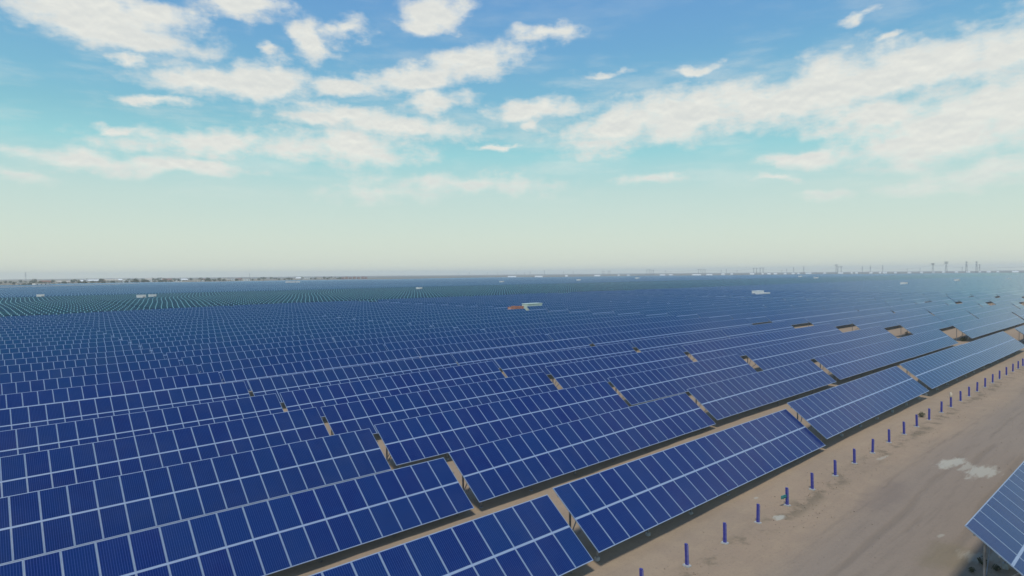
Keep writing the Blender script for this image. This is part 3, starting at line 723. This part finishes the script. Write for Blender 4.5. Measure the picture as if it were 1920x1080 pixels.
pyl = [('portal', 1131, 3000, .85), ('portal', 1142, 3000, .9), ('portal', 1215, 2600, 1.0), ('portal', 1223, 2600, .95), ('slender', 1248, 3600, .6), ('slender', 1258, 3900, .5), ('portal', 1312, 2700, 1.0), ('portal', 1320, 2700, .95),
       ('slender', 1352, 3500, .6), ('slender', 1362, 3300, .65), ('slender', 1382, 3500, .55), ('portal', 1416, 2400, 1.05), ('portal', 1428, 2400, 1.08), ('slender', 1466, 3600, .5), ('slender', 1475, 3300, .6), ('slender', 1488, 3000, .75), ('slender', 1507, 3200, .85),
       ('head', 1568, 2700, .98), ('portal', 1574, 2600, 1.2), ('slender', 1617, 3000, .75), ('slender', 1632, 2900, .8), ('slender', 1655, 3100, .85), ('slender', 1701, 3600, .55), ('slender', 1725, 3500, .55),
       ('head', 1749, 2200, .85), ('head', 1774, 2150, .95), ('slender', 1804, 3500, .6), ('slender', 1812, 2300, .92), ('slender', 1831, 2300, .92), ('slender', 1836.5, 2600, .75),
       ('slender', 1057, 3900, .65), ('slender', 1021, 3700, .75), ('slender', 994, 3900, .65), ('slender', 984, 4000, .55), ('slender', 968, 4300, .55), ('slender', 880, 4300, .6), ('slender', 860, 4300, .55), ('slender', 914, 4400, .6), ('slender', 933, 4400, .6), ('slender', 1075, 4000, .65), ('slender', 468, 3600, .65), ('slender', 48, 3400, .9)]
KN = {'head': 'broad headed lattice pylon', 'slender': 'slender lattice pylon', 'portal': 'portal pylon with a wide crossbar'}
pos = {}
allx = sorted(q[1] for q in pyl)
for kind, px, D_, sc in pyl:
    q = at_depth(px, D_); t_ = thing('power_pylon', '%s on the horizon, %s mast from the left' % (KN[kind], spell(allx.index(px)+1)), 'pylon', (q.x, q.y, ground_z(q.x, q.y)), -math.atan2(q.x, q.y)+.25, 'power pylons on the horizon')
    sc *= .88; t_.scale = (sc, sc, sc); pos[px] = (q, {'head': 41, 'slender': 42, 'portal': 26.3}[kind]*sc)
    for nm, me in PY[kind]: link(nm, me, t_)
CAB = mat('cable', (.10, .11, .11, 1), .6)
def cable(a, b2, sag, lb, rad=.11):
    bm = bmesh.new(); N = 16; prev = None
    for i in range(N+1):
        t = i/N; p_ = a.lerp(b2, t)-Vector((0, 0, 4*sag*t*(1-t)))
        if prev is not None: bar(bm, prev, p_, rad*2)
        prev = p_
    o = link('power_cable', mesh('power_cable', bm, CAB), None, label=lb, category='cable', group='cables strung between the pylons')
def top(px, k=1.0): q, h = pos[px]; return Vector((q.x, q.y, h*k))
ends = [(1774, 1749, .9, 6, 'cable between the two broad headed pylons on the right'), (1749, 1632, .85, 12, 'long sagging cable left of the broad headed pylons'), (1632, 1568, .8, 9, 'cable from the twin pylons towards the broad headed pair'),
        (1568, 1507, .7, 8, 'cable running left from the twin pylons'), (1507, 1428, .8, 8, 'cable running right from the tall portal pair'), (1416, 1320, .9, 6, 'cable between the two portal pairs'), (1312, 1223, .9, 6, 'leftmost cable between portal pylons')]
for a, b2, k, sg, lb in ends: cable(top(a, k), top(b2, k), sg, lb)
q = at_depth(2050, 1300, 24); cable(top(1774, .62), q, 8, 'upper long cable leaving through the right picture edge')
q = at_depth(2050, 1350, 14); cable(top(1831, .42), q, 6, 'lower long cable leaving through the right picture edge')

# ------------------------------------------------------------------ haze
hb = bmesh.new(); box(hb, -4500, 7800, -2500, 7800, -2.2, 52)
hm = bpy.data.materials.new('haze'); hm.use_nodes = True; hm.node_tree.nodes.clear(); ht = NT(hm.node_tree)
pv = ht.new('ShaderNodeVolumePrincipled', {'Color': (.96, 1.0, .985, 1), 'Density': .00019, 'Anisotropy': .0})
ht.new('ShaderNodeOutputMaterial', {'Volume': pv.outputs[0]})
link('haze', mesh('haze', hb, hm), None, kind='stuff', label='thin pale haze hanging over the whole plain', category='haze')
print('tables', len(tables), 'sized', len(sized), 'own', len(own), 'near', sum(1 for q in own if q[1] < 88), 'objects', len(bpy.data.objects))
